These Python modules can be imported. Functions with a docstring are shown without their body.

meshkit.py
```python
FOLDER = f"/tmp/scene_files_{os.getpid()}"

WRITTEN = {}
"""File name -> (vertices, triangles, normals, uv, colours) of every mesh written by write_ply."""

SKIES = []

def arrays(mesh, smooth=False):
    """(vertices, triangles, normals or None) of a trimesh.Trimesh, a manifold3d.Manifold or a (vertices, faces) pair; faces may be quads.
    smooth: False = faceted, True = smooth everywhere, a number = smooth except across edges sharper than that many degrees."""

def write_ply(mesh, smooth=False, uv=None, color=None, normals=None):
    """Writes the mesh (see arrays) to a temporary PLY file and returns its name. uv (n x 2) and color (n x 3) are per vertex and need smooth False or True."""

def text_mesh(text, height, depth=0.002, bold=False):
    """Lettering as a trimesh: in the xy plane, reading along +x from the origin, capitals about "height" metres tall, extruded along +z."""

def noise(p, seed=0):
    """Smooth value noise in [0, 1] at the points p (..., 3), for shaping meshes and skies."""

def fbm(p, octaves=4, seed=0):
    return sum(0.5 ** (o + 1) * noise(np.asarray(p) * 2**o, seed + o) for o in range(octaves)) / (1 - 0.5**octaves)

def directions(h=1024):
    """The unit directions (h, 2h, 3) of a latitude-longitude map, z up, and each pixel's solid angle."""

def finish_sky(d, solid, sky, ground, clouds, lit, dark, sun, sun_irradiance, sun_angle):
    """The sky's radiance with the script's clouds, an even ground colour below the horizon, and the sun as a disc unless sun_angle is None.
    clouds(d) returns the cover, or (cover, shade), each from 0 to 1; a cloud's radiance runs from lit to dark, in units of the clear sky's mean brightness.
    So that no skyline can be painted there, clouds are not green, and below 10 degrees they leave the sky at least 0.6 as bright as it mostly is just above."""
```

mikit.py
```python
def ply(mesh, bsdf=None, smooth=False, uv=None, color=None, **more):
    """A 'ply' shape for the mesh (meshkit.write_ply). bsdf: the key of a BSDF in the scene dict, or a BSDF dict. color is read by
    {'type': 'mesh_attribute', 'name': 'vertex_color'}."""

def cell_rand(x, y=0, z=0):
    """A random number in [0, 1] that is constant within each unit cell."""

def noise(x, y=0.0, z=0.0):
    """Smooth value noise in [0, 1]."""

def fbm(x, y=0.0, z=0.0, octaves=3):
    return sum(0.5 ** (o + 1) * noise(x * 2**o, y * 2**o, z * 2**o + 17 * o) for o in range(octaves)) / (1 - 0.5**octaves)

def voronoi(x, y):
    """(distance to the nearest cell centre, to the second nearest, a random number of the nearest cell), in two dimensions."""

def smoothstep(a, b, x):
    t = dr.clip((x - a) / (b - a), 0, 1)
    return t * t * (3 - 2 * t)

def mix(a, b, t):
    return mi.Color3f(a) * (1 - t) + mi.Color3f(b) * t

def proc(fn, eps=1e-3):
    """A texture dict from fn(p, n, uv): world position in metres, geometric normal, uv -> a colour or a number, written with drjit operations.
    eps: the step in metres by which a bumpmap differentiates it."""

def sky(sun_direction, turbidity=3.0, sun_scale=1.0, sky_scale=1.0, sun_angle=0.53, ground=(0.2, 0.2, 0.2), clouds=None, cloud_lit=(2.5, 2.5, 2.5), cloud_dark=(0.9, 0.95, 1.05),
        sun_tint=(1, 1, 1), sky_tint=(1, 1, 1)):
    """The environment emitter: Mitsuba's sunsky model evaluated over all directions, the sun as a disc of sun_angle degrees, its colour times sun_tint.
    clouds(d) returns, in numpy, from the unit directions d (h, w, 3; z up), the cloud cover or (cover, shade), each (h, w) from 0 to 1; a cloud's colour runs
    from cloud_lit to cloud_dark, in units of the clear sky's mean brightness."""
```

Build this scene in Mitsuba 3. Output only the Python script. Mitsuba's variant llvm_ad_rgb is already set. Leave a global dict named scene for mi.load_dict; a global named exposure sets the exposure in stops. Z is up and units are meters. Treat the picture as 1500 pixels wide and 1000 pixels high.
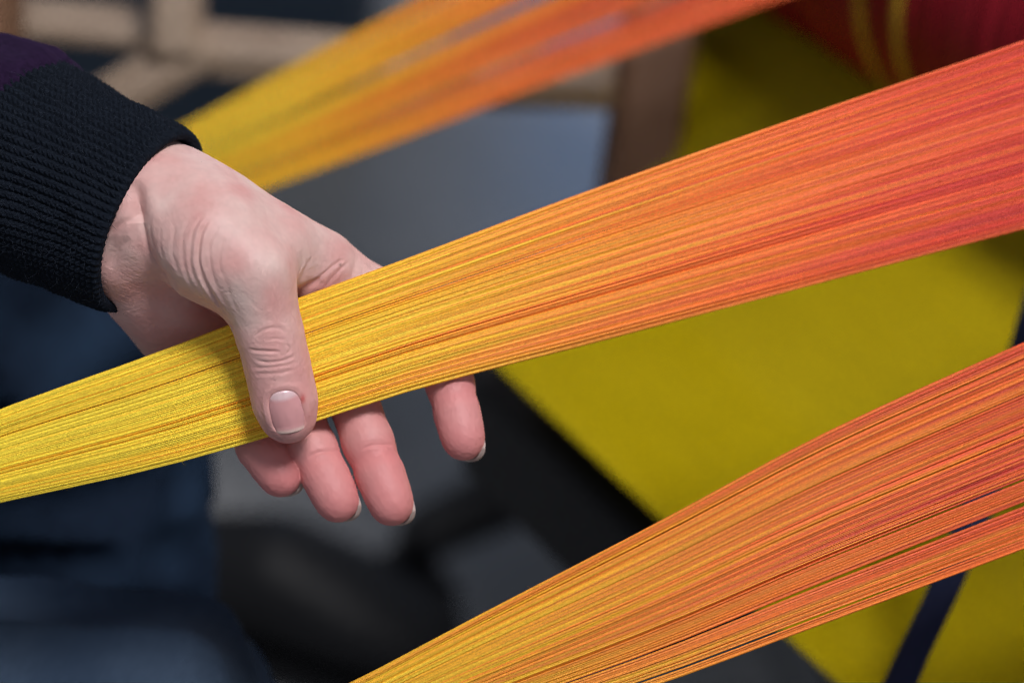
import math
import drjit as dr
import numpy as np
import trimesh
import mitsuba as mi
import mikit
import meshkit
from scipy import ndimage, sparse
from scipy.interpolate import PchipInterpolator

T = mi.ScalarTransform4f
scene, labels = {}, {}
MM = 0.001

# ---------------------------------------------------------------- camera, light, exposure
# The work frame: a tilted right-handed frame at the hand. a = right, b = up the slope, c = out of it (35 degrees
# above the horizon). Near things are modelled in its millimetres and turned into world metres by W().
PITCH = math.radians(35)
A = np.array([1.0, 0, 0])
B = np.array([0, math.sin(PITCH), math.cos(PITCH)])
C = np.array([0, -math.cos(PITCH), math.sin(PITCH)])
O = np.array([0, 0, 0.85])


def W(p):
    p = np.asarray(p, float) * MM
    return O + p[..., :1] * A + p[..., 1:2] * B + p[..., 2:3] * C


cam = W([0, 0, 700])
scene['camera'] = {'type': 'thinlens', 'fov_axis': 'x', 'fov': 2 * math.degrees(math.atan(150 / 700)), 'aperture_radius': 0.0085, 'focus_distance': 0.694,
                   'near_clip': 0.02, 'far_clip': 60.0, 'to_world': T().look_at(origin=cam.tolist(), target=O.tolist(), up=B.tolist())}
exposure = 0.0


def window(key, centre, target, w, h, rgb, label):
    """A daylight window: one pane that gives light."""
    centre, target = np.asarray(centre, float), np.asarray(target, float)
    scene[key] = {'type': 'rectangle', 'to_world': T().look_at(origin=centre.tolist(), target=target.tolist(), up=[0, 0.01, 1]) @ T().scale([w / 2, h / 2, 1]),
                  'bsdf': {'type': 'diffuse', 'reflectance': {'type': 'rgb', 'value': 0.5}}, 'emitter': {'type': 'area', 'radiance': {'type': 'rgb', 'value': rgb}}}
    labels[key] = {'label': label, 'category': 'window', 'kind': 'structure'}


key_dir = np.array([0.27, 0.60, 0.74])
key_dir /= np.linalg.norm(key_dir)
window('window', W(key_dir * 2300), O, 0.55, 0.65, [47.0, 46.5, 48.0], 'bright daylight window to the right of the loom')
window('window_001', [0.30, 6.2, 2.7], [0.1, 1.5, 0.2], 0.5, 0.9, [0.6, 1.9, 4.6], 'far window showing blue sky behind the loom')
scene['room_light'] = {'type': 'constant', 'radiance': {'type': 'rgb', 'value': [0.235, 0.25, 0.285]}}


# ---------------------------------------------------------------- helpers
def mat(name, d):
    scene[name] = d
    return name


def solid(name, rgb, rough=0.6, spec=0.3, **k):
    return mat(name, {'type': 'twosided', 'bsdf': {'type': 'principled', 'base_color': {'type': 'rgb', 'value': list(rgb)} if not callable(rgb) else mikit.proc(rgb),
                                                   'roughness': rough, 'specular': spec, **k}})


def add(key, mesh, m, smooth=True, color=None, uv=None, parent=None):
    key = key if parent is None else parent + '__' + key
    base, n = key, 0
    while key in scene:
        n += 1
        key = f'{base}_{n:03d}'
    scene[key] = mikit.ply(mesh, m, smooth=smooth, color=color, uv=uv)
    return key


def tag(key, label, cat=None, group=None, kind=None):
    labels[key] = {k: v for k, v in (('label', label), ('category', cat), ('group', group), ('kind', kind)) if v}


def unit(v):
    v = np.asarray(v, float)
    return v / np.linalg.norm(v, axis=-1, keepdims=True)


def curve(points, n, closed=False):
    """n points along a smooth curve through the points."""
    p = np.asarray(points, float)
    s = np.r_[0, np.cumsum(np.linalg.norm(np.diff(p, axis=0), axis=1))]
    return PchipInterpolator(s / s[-1], p)(np.linspace(0, 1, n))


def grid_faces(n, m, wrap=True):
    i, j = np.meshgrid(np.arange(n - 1), np.arange(m if wrap else m - 1), indexing='ij')
    j2 = (j + 1) % m
    q = np.stack([i * m + j, i * m + j2, (i + 1) * m + j2, (i + 1) * m + j], -1).reshape(-1, 4)
    return np.vstack([q[:, [0, 1, 2]], q[:, [0, 2, 3]]])


def frames(p, hint):
    t = unit(np.gradient(p, axis=0))
    e1 = unit(hint - (t * hint).sum(1, keepdims=True) * t)
    return t, e1, np.cross(t, e1)


def box_between(a, b, w, h, up=(0, 0, 1), chamfer=0.004):
    """A bevelled beam from a to b (world metres), w wide and h high."""
    a, b = np.asarray(a, float), np.asarray(b, float)
    t = unit(b - a)
    s = unit(np.cross(t, up))
    v = np.cross(s, t)
    x, y, c = w / 2, h / 2, chamfer
    prof = np.array([[-x + c, -y], [x - c, -y], [x, -y + c], [x, y - c], [x - c, y], [-x + c, y], [-x, y - c], [-x, -y + c]])
    L = np.linalg.norm(b - a)
    rows = []
    for d, k in ((0, 0.93), (c, 1), (L - c, 1), (L, 0.93)):
        q = prof * (k if k == 1 else (1 - c / max(x, y)))
        rows.append(a + t * d + q[:, :1] * s + q[:, 1:] * v)
    v_ = np.vstack(rows + [[a], [b]])
    f = grid_faces(4, 8)
    i = np.arange(8)
    f = np.vstack([f, np.stack([i, np.full(8, 32), (i + 1) % 8], 1)[:, [0, 1, 2]], np.stack([24 + i, 24 + (i + 1) % 8, np.full(8, 33)], 1)])
    m = trimesh.Trimesh(v_, f, process=False)
    trimesh.repair.fix_normals(m)
    return m


# ---------------------------------------------------------------- materials
def floor_col(p, n, uv):
    g = mikit.fbm(p.x * 4, p.y * 4, p.z, 4)
    s = mikit.noise(p.x * 300, p.y * 300, 0)
    return mikit.mix((0.15, 0.155, 0.16), (0.25, 0.25, 0.25), mikit.smoothstep(0.3, 0.7, g)) * (0.9 + 0.2 * s)


solid('floor_mat', floor_col, 0.26, 0.3)


def wood_col(p, n, uv):
    g = mikit.fbm(p.x * 60 + p.y * 9, p.z * 14, p.y * 40, 3)
    return mikit.mix((0.24, 0.165, 0.11), (0.36, 0.27, 0.195), g)


solid('wood', wood_col, 0.5, 0.35)


def dark_wood_col(p, n, uv):
    g = mikit.fbm(p.x * 60 + p.y * 9, p.z * 14, p.y * 40, 3)
    return mikit.mix((0.12, 0.055, 0.028), (0.20, 0.105, 0.055), g)


solid('dark_wood', dark_wood_col, 0.5, 0.35)
solid('black_plastic', (0.006, 0.006, 0.007), 0.45, 0.3)
solid('black_leather', (0.006, 0.006, 0.007), 0.5, 0.3)
solid('navy_cloth', (0.010, 0.014, 0.04), 0.8, 0.2)
solid('blue_box', (0.018, 0.028, 0.042), 0.6, 0.2)
solid('grey_metal', (0.18, 0.2, 0.22), 0.4, 0.5)


def yellow_col(p, n, uv):
    g = mikit.fbm(p.x * 25, p.y * 25, p.z * 25, 3)
    s = mikit.noise(uv.x * 900, uv.y * 40, 0)
    return mikit.mix((0.335, 0.252, 0.001), (0.385, 0.29, 0.002), g) * (0.94 + 0.12 * s)


solid('yellow_cloth', yellow_col, 0.5, 0.12)
solid('red_yarn', {'type': 'x'} if False else (0.24, 0.006, 0.016), 0.5, 0.3)
solid('tie_yarn', (0.42, 0.24, 0.02), 0.6, 0.3)


def denim_col(p, n, uv):
    tw = mikit.noise((uv.x * 1.0 + uv.y) * 900, uv.y * 120, 0)
    g = mikit.fbm(p.x * 18, p.y * 18, p.z * 18, 3)
    return mikit.mix((0.0015, 0.005, 0.014), (0.018, 0.040, 0.078), 0.35 * tw + 0.65 * mikit.smoothstep(0.35, 0.8, g))


solid('denim', denim_col, 0.85, 0.15)


def lit_denim_col(p, n, uv):
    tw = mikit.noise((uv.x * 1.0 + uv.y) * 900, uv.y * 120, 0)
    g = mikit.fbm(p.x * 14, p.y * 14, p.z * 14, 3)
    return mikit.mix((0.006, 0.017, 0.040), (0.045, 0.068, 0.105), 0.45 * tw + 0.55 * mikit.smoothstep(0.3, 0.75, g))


solid('lit_denim', lit_denim_col, 0.85, 0.15)  # lighter copy of the denim: the light on the knee is in its colour


def knit_col(p, n, uv):
    g = mikit.noise(p.x * 1500, p.y * 1500, p.z * 1500)
    return mikit.mix((0.0023, 0.0037, 0.0070), (0.0075, 0.0108, 0.0175), g)


solid('black_knit', knit_col, 0.9, 0.1, sheen=0.35)


solid('fuzz', (0.03, 0.036, 0.05), 0.9, 0.1)


def purple_col(p, n, uv):
    g = mikit.fbm(p.x * 900, p.y * 900, p.z * 900, 2)
    return mikit.mix((0.008, 0.003, 0.014), (0.020, 0.008, 0.031), g)


solid('purple_knit', purple_col, 0.9, 0.1, sheen=0.3)


DYE = [(0.97, 0.71, 0.055), (0.96, 0.51, 0.03), (0.94, 0.30, 0.035), (0.90, 0.17, 0.032), (0.76, 0.07, 0.04), (0.52, 0.03, 0.035)]


def dye_col(p, n, uv):
    """uv.x: how far along the dye's range from yellow to dark red; uv.y: how deep the dye took on this yarn."""
    c = mi.Color3f(DYE[0])
    for k in range(1, 6):
        c = mikit.mix(c, DYE[k], dr.clip(uv.x - (k - 1), 0, 1))
    grain = 0.86 + 0.32 * mikit.noise(p.x * 2600, p.y * 2600, p.z * 2600)
    return c * (uv.y * grain)


VC = {'type': 'mesh_attribute', 'name': 'vertex_color'}
solid('thread', dye_col, 0.5, 0.25)


def skin_bump(p, n, uv):
    a = mikit.noise(p.x * 1900 + p.z * 400, p.y * 900, p.z * 900 - p.x * 300)
    b = mikit.noise(p.x * 3300 + 5, p.y * 3300, p.z * 3300)
    return 0.6 * a + 0.4 * b


mat('skin', {'type': 'twosided', 'bsdf': {'type': 'bumpmap', 'scale': 0.00011, 'arbitrary': mikit.proc(skin_bump, 1e-4),
     'bsdf': {'type': 'principled', 'base_color': VC, 'roughness': 0.50, 'specular': 0.30, 'sheen': 0.0}}})
solid('nail_edge', (0.42, 0.32, 0.285), 0.55, 0.15)
mat('nail', {'type': 'twosided', 'bsdf': {'type': 'principled', 'base_color': VC, 'roughness': 0.24, 'specular': 0.5}})

# ---------------------------------------------------------------- the floor
fl = trimesh.Trimesh([[-8, -3, 0], [8, -3, 0], [8, 12, 0], [-8, 12, 0]], [[0, 1, 2], [0, 2, 3]], process=False)
add('floor', fl, 'floor_mat', smooth=False)
tag('floor', 'smooth grey floor far below the hand', 'floor', kind='structure')

# ---------------------------------------------------------------- the hand (millimetres of the work frame)
H = 0.5
LO, HI = np.array([-135.0, -62.0, -62.0]), np.array([2.0, 78.0, 36.0])
N = np.ceil((HI - LO) / H).astype(int) + 1
AX = [LO[k] + H * np.arange(N[k], dtype=np.float32) for k in range(3)]


def cone(a, b, ra, rb, flat=None, f=1.0, margin=12.0):
    """Distance to a round cone on the part of the grid near it; flat, f: thinner by f along that direction."""
    a, b = np.array(a, np.float32), np.array(b, np.float32)
    r = max(ra, rb) + margin
    lo = np.clip(np.floor((np.minimum(a, b) - r - LO) / H).astype(int), 0, N)
    hi = np.clip(np.ceil((np.maximum(a, b) + r - LO) / H).astype(int) + 1, 0, N)
    sl = tuple(slice(l, h) for l, h in zip(lo, hi))
    x, y, z = np.meshgrid(*[AX[k][sl[k]] for k in range(3)], indexing='ij', sparse=True)
    p = [x - a[0], y - a[1], z - a[2]]
    ab = b - a
    t = np.clip((p[0] * ab[0] + p[1] * ab[1] + p[2] * ab[2]) / max(float(ab @ ab), 1e-9), 0, 1)
    q = [p[k] - t * ab[k] for k in range(3)]
    d2 = q[0] ** 2 + q[1] ** 2 + q[2] ** 2
    if flat is not None:
        m = unit(flat).astype(np.float32)
        d2 = d2 + (1 / f**2 - 1) * (q[0] * m[0] + q[1] * m[1] + q[2] * m[2]) ** 2
    return sl, (np.sqrt(d2) - (ra + t * (rb - ra))).astype(np.float32)


def smin(a, b, k):
    h = np.clip(0.5 + 0.5 * (b - a) / k, 0, 1)
    return b * (1 - h) + a * h - k * h * (1 - h)


def blend(parts, k):
    V = np.full(N, 40, np.float32)
    for p in parts:
        sl, d = cone(*p)
        V[sl] = smin(V[sl], d, k)
    return V


wrist = (-112.1, 36.0, -8.0)
wrist_out = (-147.7, 54.1, -28.0)
cross = np.array([0.26, 0.966, 0.0]) * [1, 1, 0]
dW = np.array([0.30, 0.95, 0.0])
palm = blend([
    (np.array(wrist_out) + 9 * dW, np.array(wrist) + 8 * dW, 18.5, 17.0),                 # radius side of the wrist
    (np.array(wrist_out) - 9 * dW, np.array(wrist) - 9 * dW, 18.5, 15.5),                 # ulna side
    ((-110.2, 42.1, -8.0), (-91.3, 33.5, -10.0), 17.0, 16.5),                  # carpus to the index metacarpal
    ((-97.8, 38.1, -10.0), (-59.6, 21.4, -19.0), 16.0, 11.6),
    ((-101.5, 31.8, -18.0), (-67.9, 9.4, -31.0), 16.0, 11.5),
    ((-104.2, 25.8, -22.0), (-77.8, -1.1, -36.0), 16.0, 11.0),
    ((-105.8, 19.6, -22.0), (-88.6, -9.5, -38.0), 15.0, 10.0),
    ((-106.6, 15.4, -20.0), (-101.2, 5.2, -26.0), 14.5, 13.5),                  # heel of the hand
], 9.0)
thumb_m = unit([-0.08, 0.12, 1.0])
thumb = blend([
    ((-100.4, 36.4, 0.0), (-85.4, 27.3, 8.0), 15.0, 16.0),                      # ball of the thumb
    ((-85.5, 27.3, 7.0), (-74.4, 19.7, 11.0), 16.0, 10.8),
    ((-82.0, 20.9, 3.0), (-72.0, 7.5, 8.0), 11.0, 8.0),
    ((-89.7, 37.5, 2.0), (-70.3, 27.7, -3.0), 13.5, 11.0),
    ((-70.3, 27.7, -3.0), (-57.3, 21.3, -16.0), 11.0, 9.6),                    # muscle of the web
    ((-74.2, 20.0, 12.5), (-69.4, -0.6, 8.2), 10.5, 8.2),
    ((-69.4, -0.6, 8.2), (-67.6, -9.5, 6.6), 8.2, 8.1),
    ((-67.6, -9.5, 6.6), (-65.8, -18.2, 5.8), 8.1, 8.1, thumb_m, 0.86),
    ((-65.8, -18.2, 5.8), (-64.9, -22.2, 5.0), 8.0, 7.1, thumb_m, 0.80),
], 6.0)
FINGERS = {  # joints and radii from knuckle to tip
    'index': [((-59.2, 21.0, -19.0), 11.0), ((-27.4, 6.6, -26.0), 8.5), ((-18.7, -12.7, -19.0), 7.0), ((-14.5, -29.1, -13.0), 6.4)],
    'middle': [((-67.9, 9.4, -31.0), 11.0), ((-49.8, -12.3, -20.0), 8.0), ((-43.0, -30.2, -14.0), 7.4), ((-35.8, -47.9, -8.0), 6.7)],
    'ring': [((-77.8, -1.1, -36.0), 10.5), ((-66.2, -16.9, -20.0), 7.7), ((-59.5, -32.2, -13.0), 7.1), ((-51.8, -47.1, -8.0), 6.5)],
    'little': [((-88.6, -9.5, -38.0), 9.5), ((-81.5, -21.0, -22.0), 7.2), ((-75.1, -31.6, -14.0), 6.8), ((-68.8, -40.0, -10.0), 6.2)],
}
V = smin(palm, thumb, 9.0)
for name, ch in FINGERS.items():
    parts = [(a, b, ra, rb) for (a, ra), (b, rb) in zip(ch[:-1], ch[1:])]
    (dip, r2), (tip, r3) = ch[2], ch[3]
    pad = 0.55 * np.array(tip) + 0.45 * np.array(dip) + [0, 0, 0.9]
    parts.append((pad, pad + 0.25 * (np.array(tip) - np.array(dip)), r2 * 0.93, r3 * 0.95))
    V = np.minimum(V, smin(palm, blend(parts, 2.5), 7.0 if name == 'index' else 4.0))


def surface_nets(V):
    """The zero surface of the grid of distances: one vertex in each cell it passes, quads between them."""
    s = V < 0
    c = [V[i:V.shape[0] - 1 + i, j:V.shape[1] - 1 + j, k:V.shape[2] - 1 + k] for i in (0, 1) for j in (0, 1) for k in (0, 1)]
    n_in = sum((x < 0).astype(np.int8) for x in c)
    cells = np.argwhere((n_in > 0) & (n_in < 8))
    index = np.full(np.array(V.shape) - 1, -1, np.int32)
    index[tuple(cells.T)] = np.arange(len(cells))
    vals = np.stack([x[tuple(cells.T)] for x in c], 1)
    off = np.array([[i, j, k] for i in (0, 1) for j in (0, 1) for k in (0, 1)], float)
    total, count = np.zeros((len(cells), 3)), np.zeros(len(cells))
    for a in range(8):
        for b in range(a + 1, 8):
            if np.abs(off[a] - off[b]).sum() != 1:
                continue
            va, vb = vals[:, a], vals[:, b]
            on = (va < 0) != (vb < 0)
            t = np.where(on, va / np.where(on, va - vb, 1), 0)[:, None]
            total += np.where(on[:, None], off[a] * (1 - t) + off[b] * t, 0)
            count += on
    verts = LO + H * (cells + total / count[:, None])
    quads = []
    for ax in range(3):
        u, v = (ax + 1) % 3, (ax + 2) % 3
        lo = [slice(None)] * 3
        hi = [slice(None)] * 3
        lo[ax], hi[ax] = slice(0, -1), slice(1, None)
        e = np.argwhere(s[tuple(lo)] != s[tuple(hi)])
        e = e[(e[:, u] > 0) & (e[:, v] > 0) & (e[:, u] < V.shape[u] - 1) & (e[:, v] < V.shape[v] - 1)]
        q = []
        for du, dv in ((1, 1), (0, 1), (0, 0), (1, 0)):
            w = e.copy()
            w[:, u] -= du
            w[:, v] -= dv
            q.append(index[tuple(w.T)])
        q = np.stack(q, 1)
        inside = s[tuple(e.T)]
        q[~inside] = q[~inside][:, ::-1]
        quads.append(q)
    q = np.vstack(quads)
    return verts, np.vstack([q[:, [0, 1, 2]], q[:, [0, 2, 3]]])


hv, hf = surface_nets(V)
e = np.unique(np.sort(np.vstack([hf[:, [0, 1]], hf[:, [1, 2]], hf[:, [2, 0]]]), 1), axis=0)
adj = sparse.coo_matrix((np.ones(2 * len(e)), (np.r_[e[:, 0], e[:, 1]], np.r_[e[:, 1], e[:, 0]])), shape=(len(hv),) * 2).tocsr()
adj = sparse.diags(1 / np.asarray(adj.sum(1)).ravel()) @ adj
for it in range(12):
    hv = hv + (0.5 if it % 2 == 0 else -0.52) * (adj @ hv - hv)


def normals(v, f):
    n = np.zeros_like(v)
    fn = np.cross(v[f[:, 1]] - v[f[:, 0]], v[f[:, 2]] - v[f[:, 0]])
    for k in range(3):
        np.add.at(n, f[:, k], fn)
    return unit(n)


hn = normals(hv, hf)
for it in range(2):
    hn = unit(adj @ hn)


def path_distance(p, path):
    """Distance in the a-b plane of the points to a polyline, and where along it (0 to 1)."""
    best, where = np.full(len(p), 1e9), np.zeros(len(p))
    for i in range(len(path) - 1):
        a, d = path[i], path[i + 1] - path[i]
        t = np.clip(((p - a) @ d) / (d @ d), 0, 1)
        r = np.linalg.norm(p - a - t[:, None] * d, axis=1)
        where = np.where(r < best, (i + t) / (len(path) - 1), where)
        best = np.minimum(best, r)
    return best, where


fine_mesh = trimesh.remesh.subdivide(hv, hf)
hv, hf = np.array(fine_mesh[0]), np.array(fine_mesh[1])
hn = normals(hv, hf)
disp = np.zeros(len(hv))
front = np.clip((hn[:, 2] - 0.05) / 0.3, 0, 1)


def crease(points, depth, sigma, lo=-60, hi=60, ridge=0.35):
    """A fold of the skin along a path on the side that faces out, with low ridges beside it."""
    path = curve(np.array(points), 24)[:, :2]
    near = np.flatnonzero((np.abs(hv[:, :2] - path.mean(0)).max(1) < np.ptp(path, axis=0).max() / 2 + 5 * sigma + 2) & (hv[:, 2] > lo) & (hv[:, 2] < hi))
    d, w = path_distance(hv[near][:, :2], path)
    fade = np.clip(np.minimum(w, 1 - w) * 5, 0, 1) ** 0.7
    g = np.exp(-(d / sigma) ** 2) - ridge * np.exp(-((d - 2.2 * sigma) / (1.2 * sigma)) ** 2)
    disp[near] -= depth * g * fade * front[near]


# knuckle of the thumb
crease([(-74.6, 0.0, 0.0), (-71.2, 3.0, 0.0), (-67.8, 4.0, 0.0), (-64.0, 2.2, 0.0)], 0.16, 0.45, 10)
crease([(-75.6, -2.2, 0.0), (-73.6, -2.6, 0.0), (-70.4, -2.8, 0.0), (-66.0, -3.0, 0.0)], 0.28, 0.42, 10)
crease([(-73.2, -5.2, 0.0), (-70.0, -6.0, 0.0), (-66.0, -5.6, 0.0), (-62.6, -4.2, 0.0)], 0.26, 0.42, 10)
crease([(-70.4, 0.2, 0.0), (-67.2, 0.8, 0.0), (-64.0, 0.0, 0.0)], 0.14, 0.4, 10)
crease([(-74.0, -9.4, 0.0), (-69.0, -9.2, 0.0), (-62.0, -8.0, 0.0)], 0.16, 0.5, 5)
crease([(-74.8, -7.6, 0.0), (-69.6, -7.4, 0.0), (-61.2, -6.0, 0.0)], 0.13, 0.5, 5)
crease([(-65.0, -0.6, 0.0), (-63.6, -2.2, 0.0), (-64.4, -3.8, 0.0)], 0.2, 0.4, 10)
# folds at the root of the thumb
crease([(-85.6, 34.8, 0.0), (-88.0, 30.0, 0.0), (-88.8, 23.2, 0.0), (-87.6, 17.8, 0.0), (-85.4, 13.6, 0.0), (-82.0, 7.6, 0.0)], 0.44, 0.5, 0, ridge=0.8)
crease([(-90.8, 35.6, 0.0), (-93.4, 28.6, 0.0), (-93.0, 21.8, 0.0), (-90.0, 13.6, 0.0)], 0.10, 0.5, 0, ridge=0.9)
crease([(-82.8, 32.4, 0.0), (-85.6, 26.4, 0.0), (-85.0, 19.4, 0.0), (-83.4, 15.0, 0.0)], 0.16, 0.45, 0, ridge=0.6)
crease([(-95.6, 32.4, 0.0), (-96.4, 26.0, 0.0), (-94.4, 19.2, 0.0)], 0.11, 0.5, 0, ridge=0.6)
crease([(-87.0, 36.4, 0.0), (-90.6, 29.6, 0.0), (-91.2, 22.4, 0.0), (-89.4, 16.0, 0.0)], 0.09, 0.4, 0, ridge=0.9)
crease([(-80.8, 30.0, 0.0), (-82.8, 24.0, 0.0), (-82.0, 18.0, 0.0)], 0.09, 0.4, 0, ridge=0.6)
crease([(-102.8, 37.2, 0.0), (-103.8, 31.4, 0.0), (-102.4, 25.2, 0.0)], 0.10, 0.5, -10, ridge=0.5)
crease([(-99.6, 34.0, 0.0), (-100.2, 28.0, 0.0), (-98.6, 21.0, 0.0)], 0.10, 0.5, -10, ridge=0.5)
crease([(-82.0, 21.0, 0.0), (-80.4, 14.0, 0.0), (-77.6, 7.6, 0.0)], 0.08, 0.6, 0, ridge=0.5)
# the line of life and the hollow of the wrist
crease([(-108.8, 43.6, 0.0), (-107.2, 36.0, 0.0), (-104.8, 24.0, 0.0), (-98.0, 14.4, 0.0), (-89.4, 8.2, 0.0), (-80.0, 4.0, 0.0)], 1.5, 2.6, -40, ridge=0.2)
crease([(-108.8, 43.6, 0.0), (-107.2, 36.0, 0.0), (-104.8, 24.0, 0.0), (-98.0, 14.4, 0.0), (-89.4, 8.2, 0.0), (-80.0, 4.0, 0.0)], 0.5, 0.6, -40, ridge=0.2)
crease([(-109.0, 46.0, 0.0), (-107.6, 40.0, 0.0), (-107.6, 34.0, 0.0)], 1.6, 2.2, -40, ridge=0.1)
crease([(-116.4, 31.0, 0.0), (-112.0, 34.0, 0.0), (-108.4, 35.6, 0.0)], 0.3, 0.8, -40)
crease([(-116.8, 21.0, 0.0), (-114.4, 25.6, 0.0), (-110.0, 29.6, 0.0)], 0.4, 1.4, -40)
# the web between thumb and index finger
crease([(-65.2, 10.8, 0.0), (-63.6, 13.6, 0.0), (-59.6, 16.4, 0.0), (-56.4, 18.4, 0.0)], 0.9, 0.9, -40, 4)
crease([(-64.4, 16.4, 0.0), (-63.2, 20.4, 0.0), (-61.2, 24.0, 0.0)], 0.5, 0.7, -40, 4)
crease([(-63.6, 14.0, 0.0), (-60.8, 20.4, 0.0), (-58.4, 24.4, 0.0)], 0.25, 0.5, -40, 4)
crease([(-59.6, 15.2, 0.0), (-55.6, 19.6, 0.0), (-50.0, 24.4, 0.0)], 0.25, 0.45, -40, 4)
crease([(-55.2, 16.0, 0.0), (-51.6, 20.4, 0.0), (-48.0, 24.0, 0.0)], 0.2, 0.45, -40, 4)
# joints of the fingers
crease([(-44.8, -32.0, 0.0), (-40.0, -30.4, 0.0), (-35.2, -30.8, 0.0)], 0.32, 0.5, -40)
crease([(-45.2, -31.0, 0.0), (-40.4, -29.4, 0.0), (-35.6, -29.6, 0.0)], 0.14, 0.5, -40)
crease([(-60.4, -34.4, 0.0), (-56.4, -32.6, 0.0), (-50.8, -32.4, 0.0)], 0.26, 0.55, -40)
crease([(-22.0, -14.0, 0.0), (-17.2, -11.2, 0.0), (-11.0, -12.0, 0.0)], 0.25, 0.5, -40)

# the thumb nail and the skin round it
nail_c = np.array((-65.0, -20.2, 13.0))
nail_t = unit(np.array((-64.8, -24.2, 4.6)) - np.array((-66.6, -13.9, 6.4)))
nail_m = unit(thumb_m - (thumb_m @ nail_t) * nail_t)
nail_s = np.cross(nail_t, nail_m)
NW, NL = 5.2, 6.5


def nail_edge(x, y):
    return np.where(y > 0, (np.abs(x / NW) ** 4.0 + np.abs(y / NL) ** 4.0) ** (1 / 4.0),
                    (np.abs(x / NW) ** 2.6 + np.abs(y / NL) ** 2.6) ** (1 / 2.6))


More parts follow.
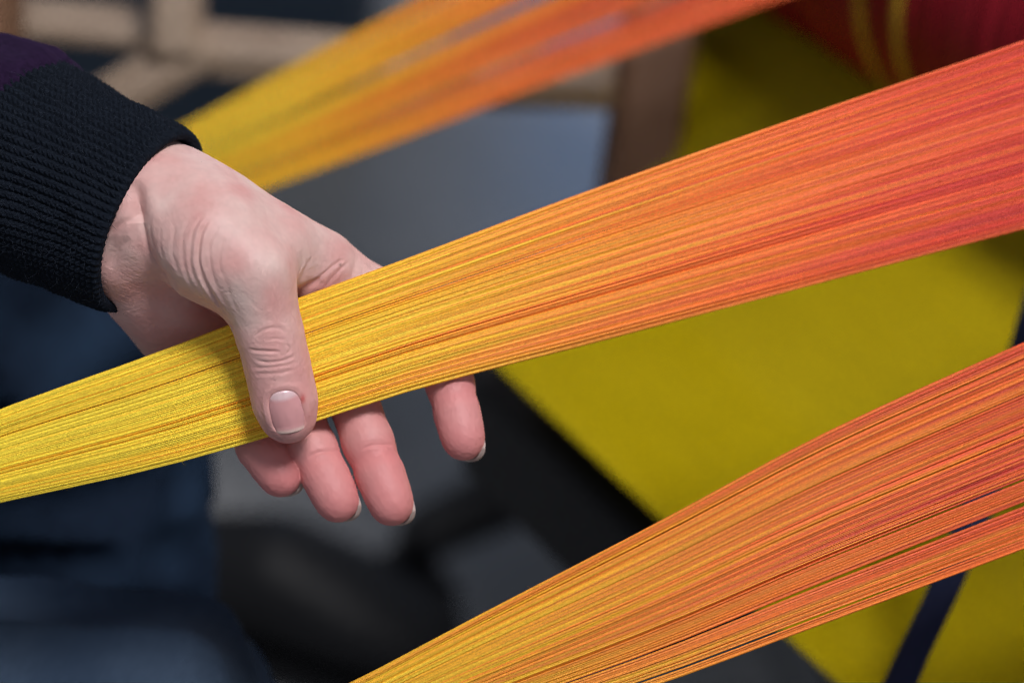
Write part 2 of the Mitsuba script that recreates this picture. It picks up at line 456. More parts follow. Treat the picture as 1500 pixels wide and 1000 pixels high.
rel = hv - nail_c
nx, ny, nz = rel @ nail_s, rel @ nail_t, rel @ nail_m
on = np.flatnonzero((np.abs(nx) < 12) & (np.abs(ny) < 12) & (nz > -11) & (hn @ nail_m > 0.1))
ee = (nail_edge(nx[on], ny[on]) - 1) * 5
side = np.clip((4.6 - ny[on]) / 2, 0.0, 1)
disp[on] += np.where(ee < 0, -0.55 * np.clip(-ee / 0.5, 0, 1), 0) + 0.26 * side * np.exp(-((ee - 0.9) / 0.7) ** 2)
disp += 0.10 * (meshkit.fbm(hv * 0.35, 3, 4) - 0.5)
for ang, sd in ((0.5, 41), (-0.7, 42), (1.5, 43)):           # the fine lattice of lines of the skin
    qx = hv[:, 0] * math.cos(ang) + hv[:, 1] * math.sin(ang)
    qy = -hv[:, 0] * math.sin(ang) + hv[:, 1] * math.cos(ang) + 0.6 * hv[:, 2]
    disp -= 0.04 * np.clip(1 - np.abs(2 * meshkit.noise(np.stack([qx * 0.28, qy * 1.15, hv[:, 2] * 0.3], 1), sd) - 1) * 3.0, 0, 1)
smooth_v = hv.copy()
hv = hv + disp[:, None] * hn


def skin_height(p, m):
    """Follows the direction -m from p to the smooth surface of the hand."""
    p = p.copy()
    for _ in range(40):
        d = ndimage.map_coordinates(V, ((p - LO) / H).T, order=1, mode='nearest')
        p = p - m * np.clip(d, -1, 2)[:, None] * 0.8
    return p


def near_path(p, pts):
    best = np.full(len(p), 1e9)
    for a, b in zip(pts[:-1], pts[1:]):
        a, b = np.array(a), np.array(b)
        t = np.clip(((p - a) @ (b - a)) / ((b - a) @ (b - a)), 0, 1)
        best = np.minimum(best, np.linalg.norm(p - a - t[:, None] * (b - a), axis=1))
    return best


red = np.zeros(len(hv))
for name, ch in FINGERS.items():
    red = np.maximum(red, 0.95 * np.exp(-(near_path(hv, [0.6 * np.array(ch[2][0]) + 0.4 * np.array(ch[3][0]), ch[3][0]]) / 14) ** 2))
    red = np.maximum(red, 0.74 * np.exp(-(near_path(hv, [ch[1][0], ch[2][0]]) / 12) ** 2))
red = np.maximum(red, 0.6 * np.exp(-(near_path(hv, [(-67.6, -8.9, 8.0), (-64.5, -22.7, 8.0)]) / 12) ** 2))
red = np.maximum(red, 0.45 * np.exp(-(np.linalg.norm(hv - (-66.8, -2.3, 22.0), axis=1) / 7) ** 2))
red = np.maximum(red, 0.40 * np.exp(-(np.linalg.norm(hv - (-56.8, 15.2, -10.0), axis=1) / 12) ** 2))
red = np.maximum(red, 0.5 * np.exp(-(np.linalg.norm(hv - (-99.5, 6.2, -18.0), axis=1) / 18) ** 2))
blotch = meshkit.fbm(hv * 0.09, 3, 7)[:, None]
fine = meshkit.fbm(hv * 0.8, 2, 9)[:, None]
base = np.array([0.61, 0.375, 0.335]) * (1 - 0.35 * (blotch - 0.5)) + np.array([0.05, -0.06, -0.05]) * (blotch - 0.5) * 2.4
base = base * (0.95 + 0.1 * fine)
col = base * (1 - red[:, None]) + np.array([0.58, 0.165, 0.165]) * red[:, None]
cut = np.exp(-(((hv[:, 0] - (-60.2, -16.5, 14.0)[0]) / 0.75) ** 2 + ((hv[:, 1] - (-60.2, -16.5, 14.0)[1]) / 1.3) ** 2)) * front * (hv[:, 2] > 0)
col = col * (1 - 0.85 * cut[:, None]) + np.array([0.40, 0.05, 0.04]) * 0.85 * cut[:, None]
mole = np.exp(-(np.linalg.norm(hv[:, :2] - np.array((-50.8, 22.7, -8.0))[:2], axis=1) / 0.45) ** 2) * front
col = col * (1 - 0.5 * mole[:, None])
hand = add('person__hand', (W(hv), hf), 'skin', color=col)


def shell(key, P, Nn, thick, m, colour):
    """A thin plate: the grid P (n, k, 3) given the thickness along Nn."""
    n, k = P.shape[:2]
    top, low = P.reshape(-1, 3), (P - thick * Nn).reshape(-1, 3)
    f = grid_faces(n, k, False)
    rim = [i for i in range(k)] + [i * k + k - 1 for i in range(1, n)] + [(n - 1) * k + i for i in range(k - 2, -1, -1)] + [i * k for i in range(n - 2, 0, -1)]
    rim = np.array(rim)
    nxt = np.roll(rim, -1)
    M = n * k
    f = np.vstack([f, f[:, ::-1] + M, np.stack([rim, rim + M, nxt + M], 1), np.stack([rim, nxt + M, nxt], 1)])
    return add(key, (W(np.vstack([top, low])), f), m, color=np.vstack([colour.reshape(-1, 3)] * 2))


g = np.linspace(-1, 1, 45)
gx, gy = np.meshgrid(g, g, indexing='ij')
sq = np.maximum(np.abs(gx), np.abs(gy)) / np.maximum(nail_edge(gx * NW, gy * NL), 1e-6)
px_, py_ = gx * NW * sq, gy * NL * sq
start = nail_c + px_[..., None] * nail_s + py_[..., None] * nail_t + 9 * nail_m
P = skin_height(start.reshape(-1, 3), nail_m).reshape(45, 45, 3)
flat = (P - nail_c) @ nail_m
fit = np.polynomial.polynomial.polyvander2d(px_.ravel(), py_.ravel(), [2, 2])
coef = np.linalg.lstsq(fit, flat.ravel(), rcond=None)[0]
hgt = (fit @ coef).reshape(45, 45)
rr = nail_edge(px_, py_)
free = np.clip((py_ - 4.4) / 1.6, 0, 1)
hgt = hgt + 0.22 - 0.028 * px_**2 - 0.45 * np.clip((rr - 0.90) / 0.1, 0, 1) * (1 - free) + 0.28 * free
P = nail_c + px_[..., None] * nail_s + py_[..., None] * nail_t + hgt[..., None] * nail_m
lun = np.clip((-3.6 - py_ - 0.05 * px_**2) / 1.2 + 0.5, 0, 1)[..., None]
fr = np.clip((py_ - 5.15 + 0.02 * px_**2) / 0.7, 0, 1)[..., None]
nc = np.array([0.61, 0.29, 0.285]) * (1 - lun) + np.array([0.66, 0.46, 0.46]) * lun
nc = nc * (1 - fr) + np.array([0.66, 0.46, 0.40]) * fr
key = shell('person__hand__thumb_nail', P, nail_m, 0.4, 'nail', nc)
labels[key] = {'label': 'short pink thumb nail with a pale free edge'}

for name, ch in FINGERS.items():
    dip, tip, r = np.array(ch[2][0]), np.array(ch[3][0]), ch[3][1]
    t = unit(tip - dip)
    m = np.array([0.52, -0.10, -0.84])
    m = unit(m - (m @ t) * t)
    sd = np.cross(t, m)
    ph, yy = np.meshgrid(np.linspace(-1.0, 1.0, 25), np.linspace(0, 1, 25), indexing='ij')
    y = -7 + yy * (r + 6.85 - 2.0 * ph ** 2)
    R = (r - 0.25 + 0.4 * np.clip(y / r, 0, 1)) * np.sqrt(1 - (np.clip(y, 0, None) / (1.5 * r)) ** 2)
    nn = np.cos(ph)[..., None] * m + np.sin(ph)[..., None] * sd
    P = tip + y[..., None] * t + R[..., None] * nn
    w = np.clip((y - (r - 1.2 - 1.5 * ph**2)) / 0.5, 0, 1)[..., None]
    shell('person__hand__finger_nail', P, nn, 1.7, 'nail_edge', np.ones(P.shape))

# ---------------------------------------------------------------- the sleeve
def sleeve_tube(key, stations, n_around, n_along, m, ribs=0, rib=0.0, stitch=0.0, wall=2.4, lumps=0.8, seed=1, extra=None):
    """A knitted tube through stations (centre, half width across, half depth), open at the first one, where it turns inside."""
    cs = np.array([s[0] for s in stations], float)
    L = np.r_[0, np.cumsum(np.linalg.norm(np.diff(cs, axis=0), axis=1))]
    l = np.linspace(0, L[-1], n_along)
    pc = PchipInterpolator(L, cs)(l)
    hw, hd = (PchipInterpolator(L, [s[k] for s in stations])(l) for k in (1, 2))
    t, e1, e2 = frames(pc, np.array([0.36, 0.93, 0.0]))
    # turned edge: half a circle of the wall's thickness, then the lining
    roll = np.linspace(np.pi, 0.15, 7)
    a = np.arange(n_around) * 2 * np.pi / n_around
    def ring(c, t_, x, y, off, back):
        return c - back * t_ + (np.cos(a) * (x + off))[:, None] * e1_ + (np.sin(a) * (y + off))[:, None] * e2_
    rows, relief, lon = [], [], []
    e1_, e2_ = e1[0], e2[0]
    for back in (-22, -12, -5):
        rows.append(ring(pc[0], t[0], hw[0], hd[0], -wall, back)); relief.append(0.2); lon.append(back)
    for q in roll:
        rows.append(ring(pc[0], t[0], hw[0], hd[0], -wall / 2 + wall / 2 * math.cos(q), wall / 2 * math.sin(q))); relief.append(0.5); lon.append(0)
    for i in range(1, n_along):
        e1_, e2_ = e1[i], e2[i]
        rows.append(ring(pc[i], t[i], hw[i], hd[i], 0, 0)); relief.append(1.0); lon.append(l[i])
    P = np.array(rows)
    mid = np.vstack([np.repeat(pc[:1], 10, 0), pc[1:]])[:, None]
    out = unit(P - mid)
    lon, relief = np.array(lon)[:, None], np.array(relief)[:, None]
    wob = meshkit.fbm(P * 0.07, 3, seed) - 0.5
    phase = a[None] * ribs + 2.2 * (meshkit.noise(np.stack(np.broadcast_arrays(lon * 0.08, 0 * a[None], 0 * a[None]), -1), seed + 3) - 0.5)
    d = lumps * 2 * wob * np.clip(lon / 6 + 0.35, 0.2, 1)
    if ribs:
        d = d + rib * relief * (np.abs(np.cos(phase / 2)) ** 0.8 - 0.5)
        st = np.cos(2 * np.pi * lon / 1.9 + 1.4 * np.abs(np.sin(phase / 2)) * 2)
        d = d + stitch * relief * st * np.abs(np.cos(phase / 2))
    d = d + 0.3 * (meshkit.noise(P * 2.2, seed + 5) - 0.5)
    if extra is not None:
        d = d + extra(lon, a)
    P = P + d[..., None] * out
    n, k = P.shape[:2]
    f = grid_faces(n, k)
    uv = np.stack(np.broadcast_arrays(a[None] / 6.2832, lon * 0.01), -1).reshape(-1, 2)
    return add(key, (W(P.reshape(-1, 3)), f[:, ::-1]), m, uv=uv)


cuff = sleeve_tube('person__sleeve__cuff', [((-107.4, 35.5, -5.0), 29.0, 21.5), ((-125.7, 43.9, -14.0), 30.5, 23.5), ((-147.7, 53.3, -26.0), 33.0, 26.0), ((-150.6, 54.7, -28.0), 32.5, 25.5)],
                   900, 110, 'black_knit', ribs=74, rib=0.95, stitch=0.42, lumps=1.9, wall=3.0)
labels[cuff] = {'label': 'black ribbed knit cuff'}


def gather(lon, a):
    return 1.0 * np.exp(-lon / 18) * np.cos(a[None] * 17 + 1.3 * np.sin(a[None] * 5)) * np.clip(lon / 5, 0, 1)


key = sleeve_tube('person__sleeve', [((-146.9, 52.9, -26.0), 32.5, 25.5), ((-153.1, 55.7, -30.0), 36.5, 29.5), ((-164.2, 57.7, -37.0), 37.5, 32.0), ((-232.5, 77.5, -75.0), 50.0, 44.0), ((-341.8, 136.7, -125.0), 60.0, 54.0)],
                  420, 150, 'purple_knit', wall=2.0, lumps=2.2, seed=21, extra=gather)
labels[key] = {'label': 'purple knitted sleeve'}

def fibres(key, at, dirs, radius, length, m, seed, colour=None):
    """Short curled fibres that stand off a yarn: one mesh of thin three-sided hairs."""
    rng = np.random.default_rng(seed)
    k = len(at)
    d2 = unit(rng.normal(size=(k, 3)))
    L = length * (0.4 + rng.random(k))[:, None]
    u = np.linspace(0, 1, 5)
    p = at[:, None] + u[None, :, None] * (L * dirs)[:, None] + (u**2)[None, :, None] * (0.7 * L * d2)[:, None]
    t = unit(np.gradient(p, axis=1))
    e1 = unit(np.cross(t, np.array([0.3, 0.2, 0.9])))
    e2 = np.cross(t, e1)
    r = radius * (1 - 0.6 * u)[None, :, None, None]
    g3 = np.arange(3) * 2 * np.pi / 3
    v = p[:, :, None] + r * (np.cos(g3)[None, None, :, None] * e1[:, :, None] + np.sin(g3)[None, None, :, None] * e2[:, :, None])
    f = (grid_faces(5, 3)[None] + (np.arange(k) * 15)[:, None, None]).reshape(-1, 3)
    uv = None if colour is None else np.repeat(colour, 15, 0)
    add(key, (W(v.reshape(-1, 3)), f), m, smooth=True, uv=uv)
    labels[key] = {'kind': 'stuff'}


def scatter(key, count, seed):
    """Random points and normals on a mesh of the scene, in the work frame's millimetres."""
    v, f = meshkit.WRITTEN[scene[key]['filename']][:2]
    v = (np.asarray(v, float) - O) @ np.stack([A, B, C], 1) / MM
    rng = np.random.default_rng(seed)
    n = np.cross(v[f[:, 1]] - v[f[:, 0]], v[f[:, 2]] - v[f[:, 0]])
    w = np.linalg.norm(n, axis=1)
    i = rng.choice(len(f), count, p=w / w.sum())
    return v[f[i]].mean(1), n[i] / w[i][:, None], rng


at, nn, rng = scatter(cuff, 15000, 31)
fibres('person__sleeve__fuzz', at, unit(nn + 0.9 * rng.normal(size=at.shape)), 0.042, 2.0, 'fuzz', 32)

# ---------------------------------------------------------------- jeans and shoe
def limb(key, pts, radii, m, n=90, k=140, lumps=6.0, seed=3, folds=0.0, squash=1.0):
    p = curve(pts, n)
    r = np.interp(np.linspace(0, 1, n), np.linspace(0, 1, len(radii)), radii)
    end = np.clip(np.minimum(np.arange(n), n - 1 - np.arange(n)) / 9, 0, 1)
    r = r * np.sqrt(np.clip(1 - (1 - end) ** 2, 1e-4, 1))
    t, e1, e2 = frames(p, np.array([0.2, 0.3, 1.0]))
    a = np.arange(k) * 2 * np.pi / k
    ring = np.cos(a)[None, :, None] * e1[:, None] + squash * np.sin(a)[None, :, None] * e2[:, None]
    P = p[:, None] + r[:, None, None] * ring
    d = lumps * 2 * (meshkit.fbm(P * 0.02, 4, seed) - 0.5) + folds * (1 - np.abs(2 * meshkit.noise(P * [0.012, 0.035, 0.03], seed + 1) - 1)) ** 3
    P = P + d[..., None] * unit(ring)
    f = grid_faces(n, k)
    uv = np.stack(np.broadcast_arrays(a[None] * 0.3, np.linspace(0, 1, n)[:, None] * 2), -1).reshape(-1, 2)
    mesh = trimesh.Trimesh(W(P.reshape(-1, 3)), f, process=False)
    if mesh.volume < 0:
        f = f[:, ::-1]
    return add(key, (W(P.reshape(-1, 3)), f), m, uv=uv)


key = limb('person__trousers_leg', [(-293.1, 46.1, -250.0), (-224.5, 5.5, -270.0), (-214.6, -56.9, -295.0), (-210.2, -145.0, -315.0), (-210.0, -300.0, -350.0)], [80, 78, 75, 74, 72], 'denim', folds=13, lumps=8)
labels[key] = {'label': 'dark blue denim trouser leg hanging behind the yarn'}
key = limb('person__trousers_leg', [(-345.9, -165.8, -135.0), (-200.4, -166.2, -125.0), (-83.5, -171.7, -112.0)], [78, 78, 75], 'lit_denim', folds=9, seed=9)
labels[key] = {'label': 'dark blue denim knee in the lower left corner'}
tag('person', 'person in purple sweater, black cuff and jeans, holding the yellow yarn in one hand', 'person')

# ---------------------------------------------------------------- the warp: three bands of dyed yarn
def band(key, label, top, bottom, dye, count, radius, gaps=(), seed=1, strands=40, wander=0.012, layers=1.7, dark=0.93, press=None, group='bands of dyed warp yarn'):
    """Yarns stretched between the two edges of a band; dye gives the colour number (0 yellow to 5 dark red) at each station."""
    rng = np.random.default_rng(seed)
    M = 64
    top, bottom = np.array(top, float), np.array(bottom, float)
    st = np.r_[0, np.cumsum(np.linalg.norm(np.diff((top + bottom) / 2, axis=0), axis=1))]
    st /= st[-1]
    q = np.linspace(0, 1, M)
    up, low = PchipInterpolator(st, top)(q), PchipInterpolator(st, bottom)(q)
    hue = PchipInterpolator(st, dye)(q)
    t = unit(np.gradient((up + low) / 2, axis=0))
    across = unit(up - low)
    outn = unit(np.cross(t, across))
    outn *= np.sign(outn[:, 2:])
    S = 6
    ang = np.arange(S) * 2 * np.pi / S
    f1 = grid_faces(M, S)
    length = np.linalg.norm(np.diff((up + low) / 2, axis=0), axis=1).sum()
    clusters = np.sort(rng.random(strands))
    per = [[] for _ in range(strands)]
    for i in range(count):
        s0 = (i + rng.random()) / count
        c = int(np.clip(s0 * strands, 0, strands - 1))
        per[c].append(s0)
    tone = rng.normal(0, 1, strands)
    at_, dye_at = [], []
    for c in range(strands):
        vs, fs, us, at = [], [], [], 0
        own = rng.normal(0, 1, 4) * wander * 0.45
        for s0 in per[c]:
            k = rng.normal(0, 1, 5) * wander
            s = s0 + own[0] + own[1] * (q - 0.3) * 2 + own[2] * np.sin(q * 3 + own[3] * 300) + k[0] * 0.3 + k[1] * (q - 0.28) * 2 + k[2] * 0.5 * np.sin(q * 5 + k[3] * 500)
            s = np.abs(s)
            s = 1 - np.abs(1 - s)
            for gs, width in gaps:
                wv = np.interp(q, np.linspace(0, 1, len(width)), width)
                g = np.interp(q, np.linspace(0, 1, len(gs)), gs)
                dlt = s - g
                sgn = 1 if s0 > np.mean(gs) else -1
                s = np.where(sgn * dlt < wv * 2.5, g + sgn * (wv + np.maximum(sgn * dlt + wv * 0.0, 0) * 0.6), s)
            depth = -radius * 2 * layers * rng.random() ** 0.8 + 0.35 * radius * np.sin(q * 7 + rng.random() * 6) + 1.2 * np.sin(np.pi * np.clip(s, 0, 1))
            p = up * (1 - s)[:, None] + low * s[:, None] + depth[:, None] * outn
            if press is not None:                               # the thumb pushes the yarns down a little
                d_, _ = path_distance(p[:, :2], press)
                p = p - (1.1 * np.exp(-(d_ / 8.5) ** 2))[:, None] * outn
            r = radius * (0.85 + 0.3 * rng.random())
            v = p[:, None] + r * (np.cos(ang)[None, :, None] * across[:, None] + np.sin(ang)[None, :, None] * outn[:, None])
            h = np.clip(hue + 0.27 * tone[c] + rng.normal(0, 0.28) + 0.35 * (meshkit.noise(np.stack([q * length / 28, q * 0 + i * 0 + s0 * 400, q * 0], -1), seed) - 0.5), 0, 4.99)
            deep = dark * rng.uniform(0.84, 1.08) * (0.93 + 0.14 * meshkit.noise(np.stack([q * length / 12, q * 0 + s0 * 777, q * 0], -1), seed + 2))
            for j in rng.integers(6, 52, 12):
                at_.append(p[j]); dye_at.append((h[j], deep[j]))
            vs.append(v.reshape(-1, 3)); fs.append(f1 + at); at += M * S
            us.append(np.repeat(np.stack([h, deep], -1), S, 0))
        if vs:
            add('strand', (W(np.vstack(vs)), np.vstack(fs)), 'thread', uv=np.vstack(us), parent=key)
    i = rng.choice(len(at_), 2600)
    at_, dy = np.array(at_)[i], np.array(dye_at)[i]
    fibres(key + '__fuzz', at_, unit(rng.normal(size=at_.shape) + [0.3, 0.1, 0.5]), 0.026, 1.5, 'thread', seed + 7, dy)
    tag(key, label, 'yarn', group)


band('warp_band', 'band of yarn fading from yellow to salmon red, held in the hand across the middle',
     [(-344.1, -95.9, -30.0), (-214.2, -45.3, -14.0), (-151.7, -20.2, -8.0), (-104.4, -3.4, -3.0), (-62.2, 12.8, -2.0), (-38.3, 21.6, -5.0), (30.9, 48.1, -20.0), (159.9, 93.8, -46.0), (323.1, 151.5, -80.0), (692.1, 281.7, -150.0)],
     [(-344.1, -112.6, -30.0), (-214.2, -62.2, -14.0), (-151.7, -47.5, -8.0), (-104.4, -37.0, -3.0), (-62.2, -24.9, -2.0), (-38.3, -16.9, -5.0), (30.9, 1.4, -20.0), (159.9, 35.2, -46.0), (323.1, 78.0, -80.0), (692.1, 172.4, -150.0)],
     [0, 0.05, 0.1, 0.2, 0.45, 0.9, 2.1, 3.85, 4.3, 4.6], 560, 0.30,
     gaps=[((0.95,) * 11, (0, 0, 0, 0, 0, 0.002, 0.012, 0.012, 0.01, 0.01, 0.01))], seed=5, press=np.array([(-70.2, -0.6, 0.0), (-68.2, -9.6, 0.0), (-65.4, -22.4, 0.0)])[:, :2])
band('warp_band_001', 'looser band of yarn fading from golden yellow to orange red, low in the right corner',
     [(-273.4, -188.6, 40.0), (-124.4, -132.1, 30.0), (-45.5, -96.9, 22.0), (-9.7, -78.5, 18.0), (41.3, -52.7, 12.0), (89.5, -27.8, 4.0), (153.0, -0.6, -14.0), (314.9, 67.3, -60.0), (636.0, 204.0, -140.0)],
     [(-273.4, -199.9, 40.0), (-124.4, -149.3, 30.0), (-45.5, -123.6, 22.0), (-9.7, -113.6, 18.0), (41.3, -98.9, 12.0), (89.5, -82.5, 4.0), (153.0, -61.8, -14.0), (314.9, -8.7, -60.0), (636.0, 98.4, -140.0)],
     [0.3, 0.5, 0.85, 1.25, 1.95, 2.65, 3.2, 3.8, 4.3], 560, 0.30,
     gaps=[((0.79, 0.79, 0.785, 0.775, 0.77, 0.76), (0, 0.005, 0.013, 0.023, 0.020, 0.015)), ((0.66,) * 6, (0, 0.001, 0.005, 0.011, 0.010, 0.008)), ((0.12,) * 6, (0, 0.001, 0.005, 0.003, 0.002, 0.002))],
     seed=11, wander=0.014, dark=0.80)
band('warp_band_002', 'band of yarn fading from yellow to red, blurred in the background at the top',
     [(-318.0, 24.2, -360.0), (-203.1, 61.8, -330.0), (-137.8, 91.3, -305.0), (-100.0, 110.9, -300.0), (-48.6, 138.6, -300.0), (14.4, 172.3, -305.0), (104.4, 220.4, -315.0), (378.6, 363.4, -360.0)],
     [(-318.0, 0.0, -360.0), (-203.1, 33.8, -330.0), (-137.8, 53.1, -305.0), (-100.0, 65.1, -300.0), (-48.6, 83.7, -300.0), (14.4, 108.5, -305.0), (104.4, 142.1, -315.0), (378.6, 242.3, -360.0)],
     [0, 0.2, 0.4, 0.8, 1.8, 2.9, 3.5, 4.2], 300, 0.42,
     gaps=[((0.42, 0.42, 0.42, 0.42, 0.42, 0.42), (0, 0.009, 0.028, 0.052, 0.055, 0.04))], seed=17, wander=0.028, strands=24, dark=0.86)

# ---------------------------------------------------------------- the loom behind
AXIS = np.array([1.0, -1.58, 0.0])
AXIS /= np.linalg.norm(AXIS)


def roll(key, centre, radius, length, m, n=900, k=90, ridge=0.0012, seed=1):
    """A beam wound with yarn: a cylinder of many turns, uneven, with rounded ends."""
    rng = np.random.default_rng(seed)
    s = np.linspace(-length / 2, length / 2, n)
    e1 = np.array([0, 0, 1.0])
    e2 = np.cross(AXIS, e1)
    a = np.arange(k) * 2 * np.pi / k
    rows = []
    for x in s:
        edge = min(1, (length / 2 - abs(x)) / 0.02)
        r = radius * (0.9 + 0.1 * math.sqrt(max(edge, 0))) + ridge * abs(math.sin(x * 700)) + 0.001 * rng.normal()
        rows.append(centre + x * AXIS + r * (np.cos(a)[:, None] * e1 + np.sin(a)[:, None] * e2))
    P = np.array(rows + [np.repeat((centre + s[-1] * AXIS)[None], k, 0)])
    P = np.concatenate([np.repeat((centre + s[0] * AXIS)[None, None], k, 1), P])
    return add(key, (P.reshape(-1, 3), grid_faces(len(P), k)), m)


rc = W((213.4, 207.1, -415.0))
key = roll('red_warp_roll', rc, 0.0925, 0.85, 'red_yarn')
tag(key, 'dark red yarn wound thickly on a beam in the top right corner', 'yarn roll')


def tie(x, r, tilt):
    a = np.arange(80) * 2 * np.pi / 80
    e1, e2 = np.array([0, 0, 1.0]), np.cross(AXIS, [0, 0, 1.0])
    c = rc + x * AXIS + tilt * np.cos(a)[:, None] * AXIS + r * (np.cos(a)[:, None] * e1 + np.sin(a)[:, None] * e2)
    out = unit(c - rc - ((c - rc) @ AXIS)[:, None] * AXIS)
    b = np.arange(8) * 2 * np.pi / 8
    P = c[:, None] + 0.0032 * np.cos(b)[None, :, None] * AXIS + 0.0022 * np.sin(b)[None, :, None] * out[:, None]
    P = np.concatenate([P, P[:1]])
    return add('tie', (P.reshape(-1, 3), grid_faces(81, 8)), 'tie_yarn', parent='red_warp_roll')


TIES = [(0.036, 0.0), (0.062, 0.0), (0.155, 0.0)]
for x, tl in TIES:
    tie(x, 0.0945, tl)

# the yellow cloth: it comes down from the beam and turns towards the weaver; its generators run along the beam
prof = curve(np.array([W(p) for p in [(100.8, 237.6, -560.0), (81.9, 153.4, -520.0), (65.1, 83.4, -468.0), (37.9, 33.8, -425.0), (-13.5, -5.1, -350.0)]]), 60)
s = np.linspace(0, 0.75, 80)
P = prof[:, None] + s[None, :, None] * AXIS
P = P + np.array([0, 0, 1.0]) * (0.006 * (meshkit.fbm(np.stack([np.broadcast_to(s[None] * 5, P.shape[:2]), np.broadcast_to(np.arange(60)[:, None] * 0.08, P.shape[:2]), P[..., 0] * 0], -1), 3, 4) - 0.5))[..., None]
wv = np.linspace(0, 1, 60)[:, None]
rip = 0.006 * (meshkit.noise(np.stack(np.broadcast_arrays(s[None] * 16 + wv * 5, wv * 3, 0 * s[None]), -1), 8) - 0.5) * wv**1.5
P = P + rip[..., None] * unit(np.array([-0.5, -0.3, 0.8]))
n, k = P.shape[:2]
nrm = normals(P.reshape(-1, 3), grid_faces(n, k, False)).reshape(n, k, 3)
uvg = np.stack(np.meshgrid(np.arange(n) * 0.01, s, indexing='ij'), -1).reshape(-1, 2)
top, low = P.reshape(-1, 3), (P - 0.002 * nrm).reshape(-1, 3)
f = grid_faces(n, k, False)
rim = np.array(list(range(k)) + [i * k + k - 1 for i in range(1, n)] + [(n - 1) * k + i for i in range(k - 2, -1, -1)] + [i * k for i in range(n - 2, 0, -1)])
nx_ = np.roll(rim, -1)
f = np.vstack([f, f[:, ::-1] + n * k, np.stack([rim, rim + n * k, nx_ + n * k], 1), np.stack([rim, nx_ + n * k, nx_], 1)])
key = add('yellow_cloth', (np.vstack([top, low]), f), 'yellow_cloth', uv=np.vstack([uvg, uvg]))
tag(key, 'plain yellow cloth stretched down from under the red yarn roll', 'cloth')

# wooden frame, far left and middle
FR = 'loom_frame'
m = 'wood'


def beam(name, a, b, w, h, m='wood', up=(0, 0, 1)):
    return add(name, box_between(W(a), W(b), w, h, up), m, smooth=False, parent=FR)


beam('rail', (-175.8, 142.6, -450.0), (49.3, 124.2, -450.0), 0.030, 0.019)
beam('post', (-158.9, 215.0, -440.0), (-158.9, 131.9, -440.0), 0.022, 0.04, up=(0, 1, 0))
beam('brace', (-143.3, 143.3, -440.0), (-257.3, 74.9, -440.0), 0.030, 0.016)
beam('rail', (-270.8, 160.5, -470.0), (-165.5, 151.1, -470.0), 0.030, 0.013)
beam('post', (-241.5, 226.0, -430.0), (-244.1, 54.9, -430.0), 0.018, 0.04, m='dark_wood', up=(0, 1, 0))
beam('post', (76.9, 182.1, -480.0), (53.3, 27.0, -480.0), 0.034, 0.04, m='dark_wood', up=(0, 1, 0))
beam('post', (81.3, 182.8, -485.0), (57.6, 27.1, -485.0), 0.010, 0.034, up=(0, 1, 0))  # added pale strip: paints the lit right face of the dark post
beam('rail', (-17.1, 127.5, -500.0), (60.0, 126.9, -500.0), 0.02, 0.018, m='dark_wood')
S0 = W((-4.8, -28.4, -430.0))
add('treadle_beam', box_between(S0, S0 + 0.17 * AXIS, 0.05, 0.06), 'black_plastic', smooth=False, parent=FR)
tag(FR, 'blurred wooden loom frame of pale rails, posts and a slanting brace at the top left', 'loom frame')

# dark blue box behind the frame
add('dark_box', box_between([-0.46, 1.55, 0.22], [-0.46, 1.95, 0.22], 0.62, 0.43, chamfer=0.015), 'blue_box', smooth=False)
tag('dark_box', 'dark blue box standing on the floor behind the pale wooden rails', 'box')

# strap hanging in front of the cloth
p = curve([(209.6, 51.4, -200.0), (191.6, 7.5, -180.0), (170.0, -46.1, -150.0), (151.3, -83.0, -130.0), (133.1, -112.2, -110.0), (107.0, -162.7, -80.0)], 60)
t, e1, e2 = frames(p, np.array([1.0, 0.4, 0]))
a = np.arange(16) * 2 * np.pi / 16
P = p[:, None] + 5.6 * np.cos(a)[None, :, None] * e1[:, None] + 2.0 * np.sin(a)[None, :, None] * e2[:, None]
add('strap', (W(P.reshape(-1, 3)), grid_faces(60, 16)), 'navy_cloth')
tag('strap', 'dark navy strap hanging in front of the yellow cloth at the lower right', 'strap')


# ---------------------------------------------------------------- on the floor
def hull(spheres, n=3):
    pts = []
    ico = trimesh.creation.icosphere(n).vertices
    for c, r in spheres:
        pts.append(np.asarray(c) + ico * np.asarray(r))
    return trimesh.convex.convex_hull(np.vstack(pts))


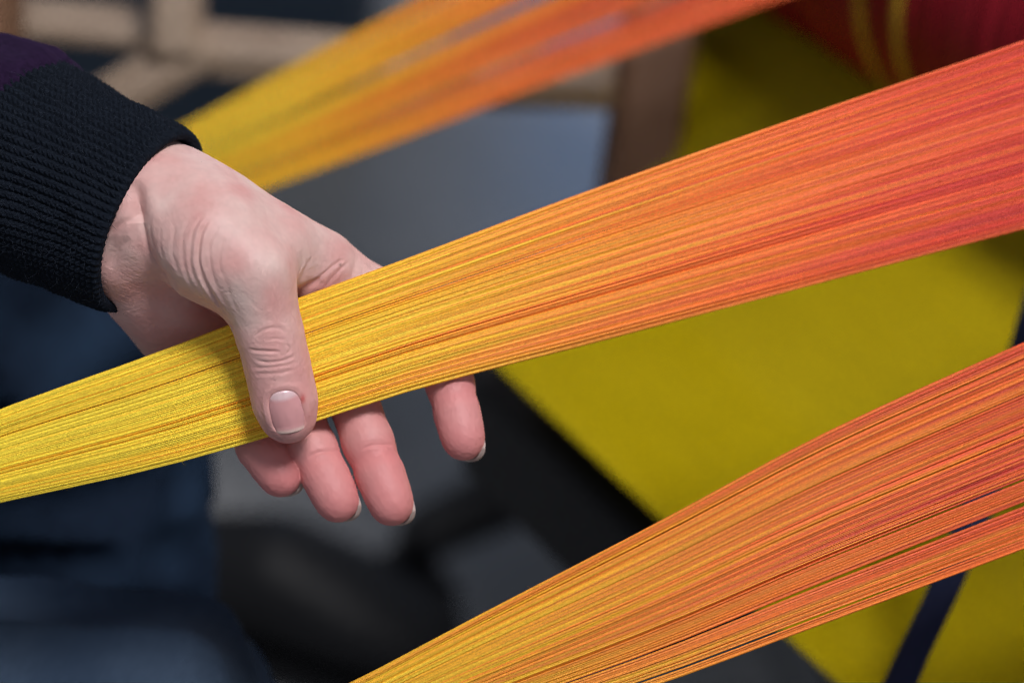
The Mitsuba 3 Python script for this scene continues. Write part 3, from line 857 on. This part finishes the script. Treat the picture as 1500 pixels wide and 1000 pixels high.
def hulls(chain):
    return trimesh.util.concatenate([hull([a, b]) for a, b in zip(chain[:-1], chain[1:])])


CH = 'swivel_chair_base'
hub = np.array([0.2, 0.985, 0.0])
add('hub', trimesh.util.concatenate([hull([(hub + [0, 0, 0.10], [0.055, 0.055, 0.03]), (hub + [0, 0, 0.14], [0.045, 0.045, 0.02])]), hull([(hub + [0, 0, 0.15], 0.026), (hub + [0, 0, 0.40], 0.026)])]), 'black_plastic', parent=CH)
for k in range(5):
    g_ = math.radians(207 + 72 * k)
    ray = np.array([math.cos(g_), math.sin(g_), 0])
    add('arm', hulls([(hub + [0, 0, 0.105], 0.034), (hub + ray * 0.15 + [0, 0, 0.10], 0.031), (hub + ray * 0.30 + [0, 0, 0.075], 0.022)]), 'black_plastic', parent=CH)
    ca = hub + ray * 0.31 + [0, 0, 0.027]
    sd = np.array([-ray[1], ray[0], 0])
    for s_ in (-1, 1):
        w_ = trimesh.creation.cylinder(0.027, 0.018, sections=36)
        w_.apply_transform(trimesh.geometry.align_vectors([0, 0, 1], sd))
        w_.apply_translation(ca + sd * 0.016 * s_)
        add('caster_wheel', w_, 'black_plastic', smooth=35, parent=CH)
    add('caster_fork', hull([(ca + [0, 0, 0.012], 0.012), (ca + [0, 0, 0.04], 0.012)]), 'black_plastic', parent=CH)
tag(CH, 'black five-armed swivel chair base on the grey floor beside the yellow cloth', 'chair')

shoe = [((-0.24, 0.835, 0.05), (0.045, 0.045, 0.045)), ((-0.18, 0.810, 0.065), (0.05, 0.05, 0.05)), ((-0.115, 0.787, 0.05), (0.05, 0.055, 0.036)), ((-0.085, 0.773, 0.045), (0.05, 0.05, 0.03))]
key = add('person__shoe', trimesh.util.concatenate([hull([a, b]) for a, b in zip(shoe[:-1], shoe[1:])]), 'black_leather')
labels[key] = {'label': 'black shoe on the floor below the fingers'}
add('sole', hull([((-0.24, 0.835, 0.012), (0.05, 0.05, 0.012)), ((-0.19, 0.820, 0.012), (0.055, 0.055, 0.012)), ((-0.10, 0.780, 0.012), (0.058, 0.06, 0.012))]), 'black_plastic', parent=key)
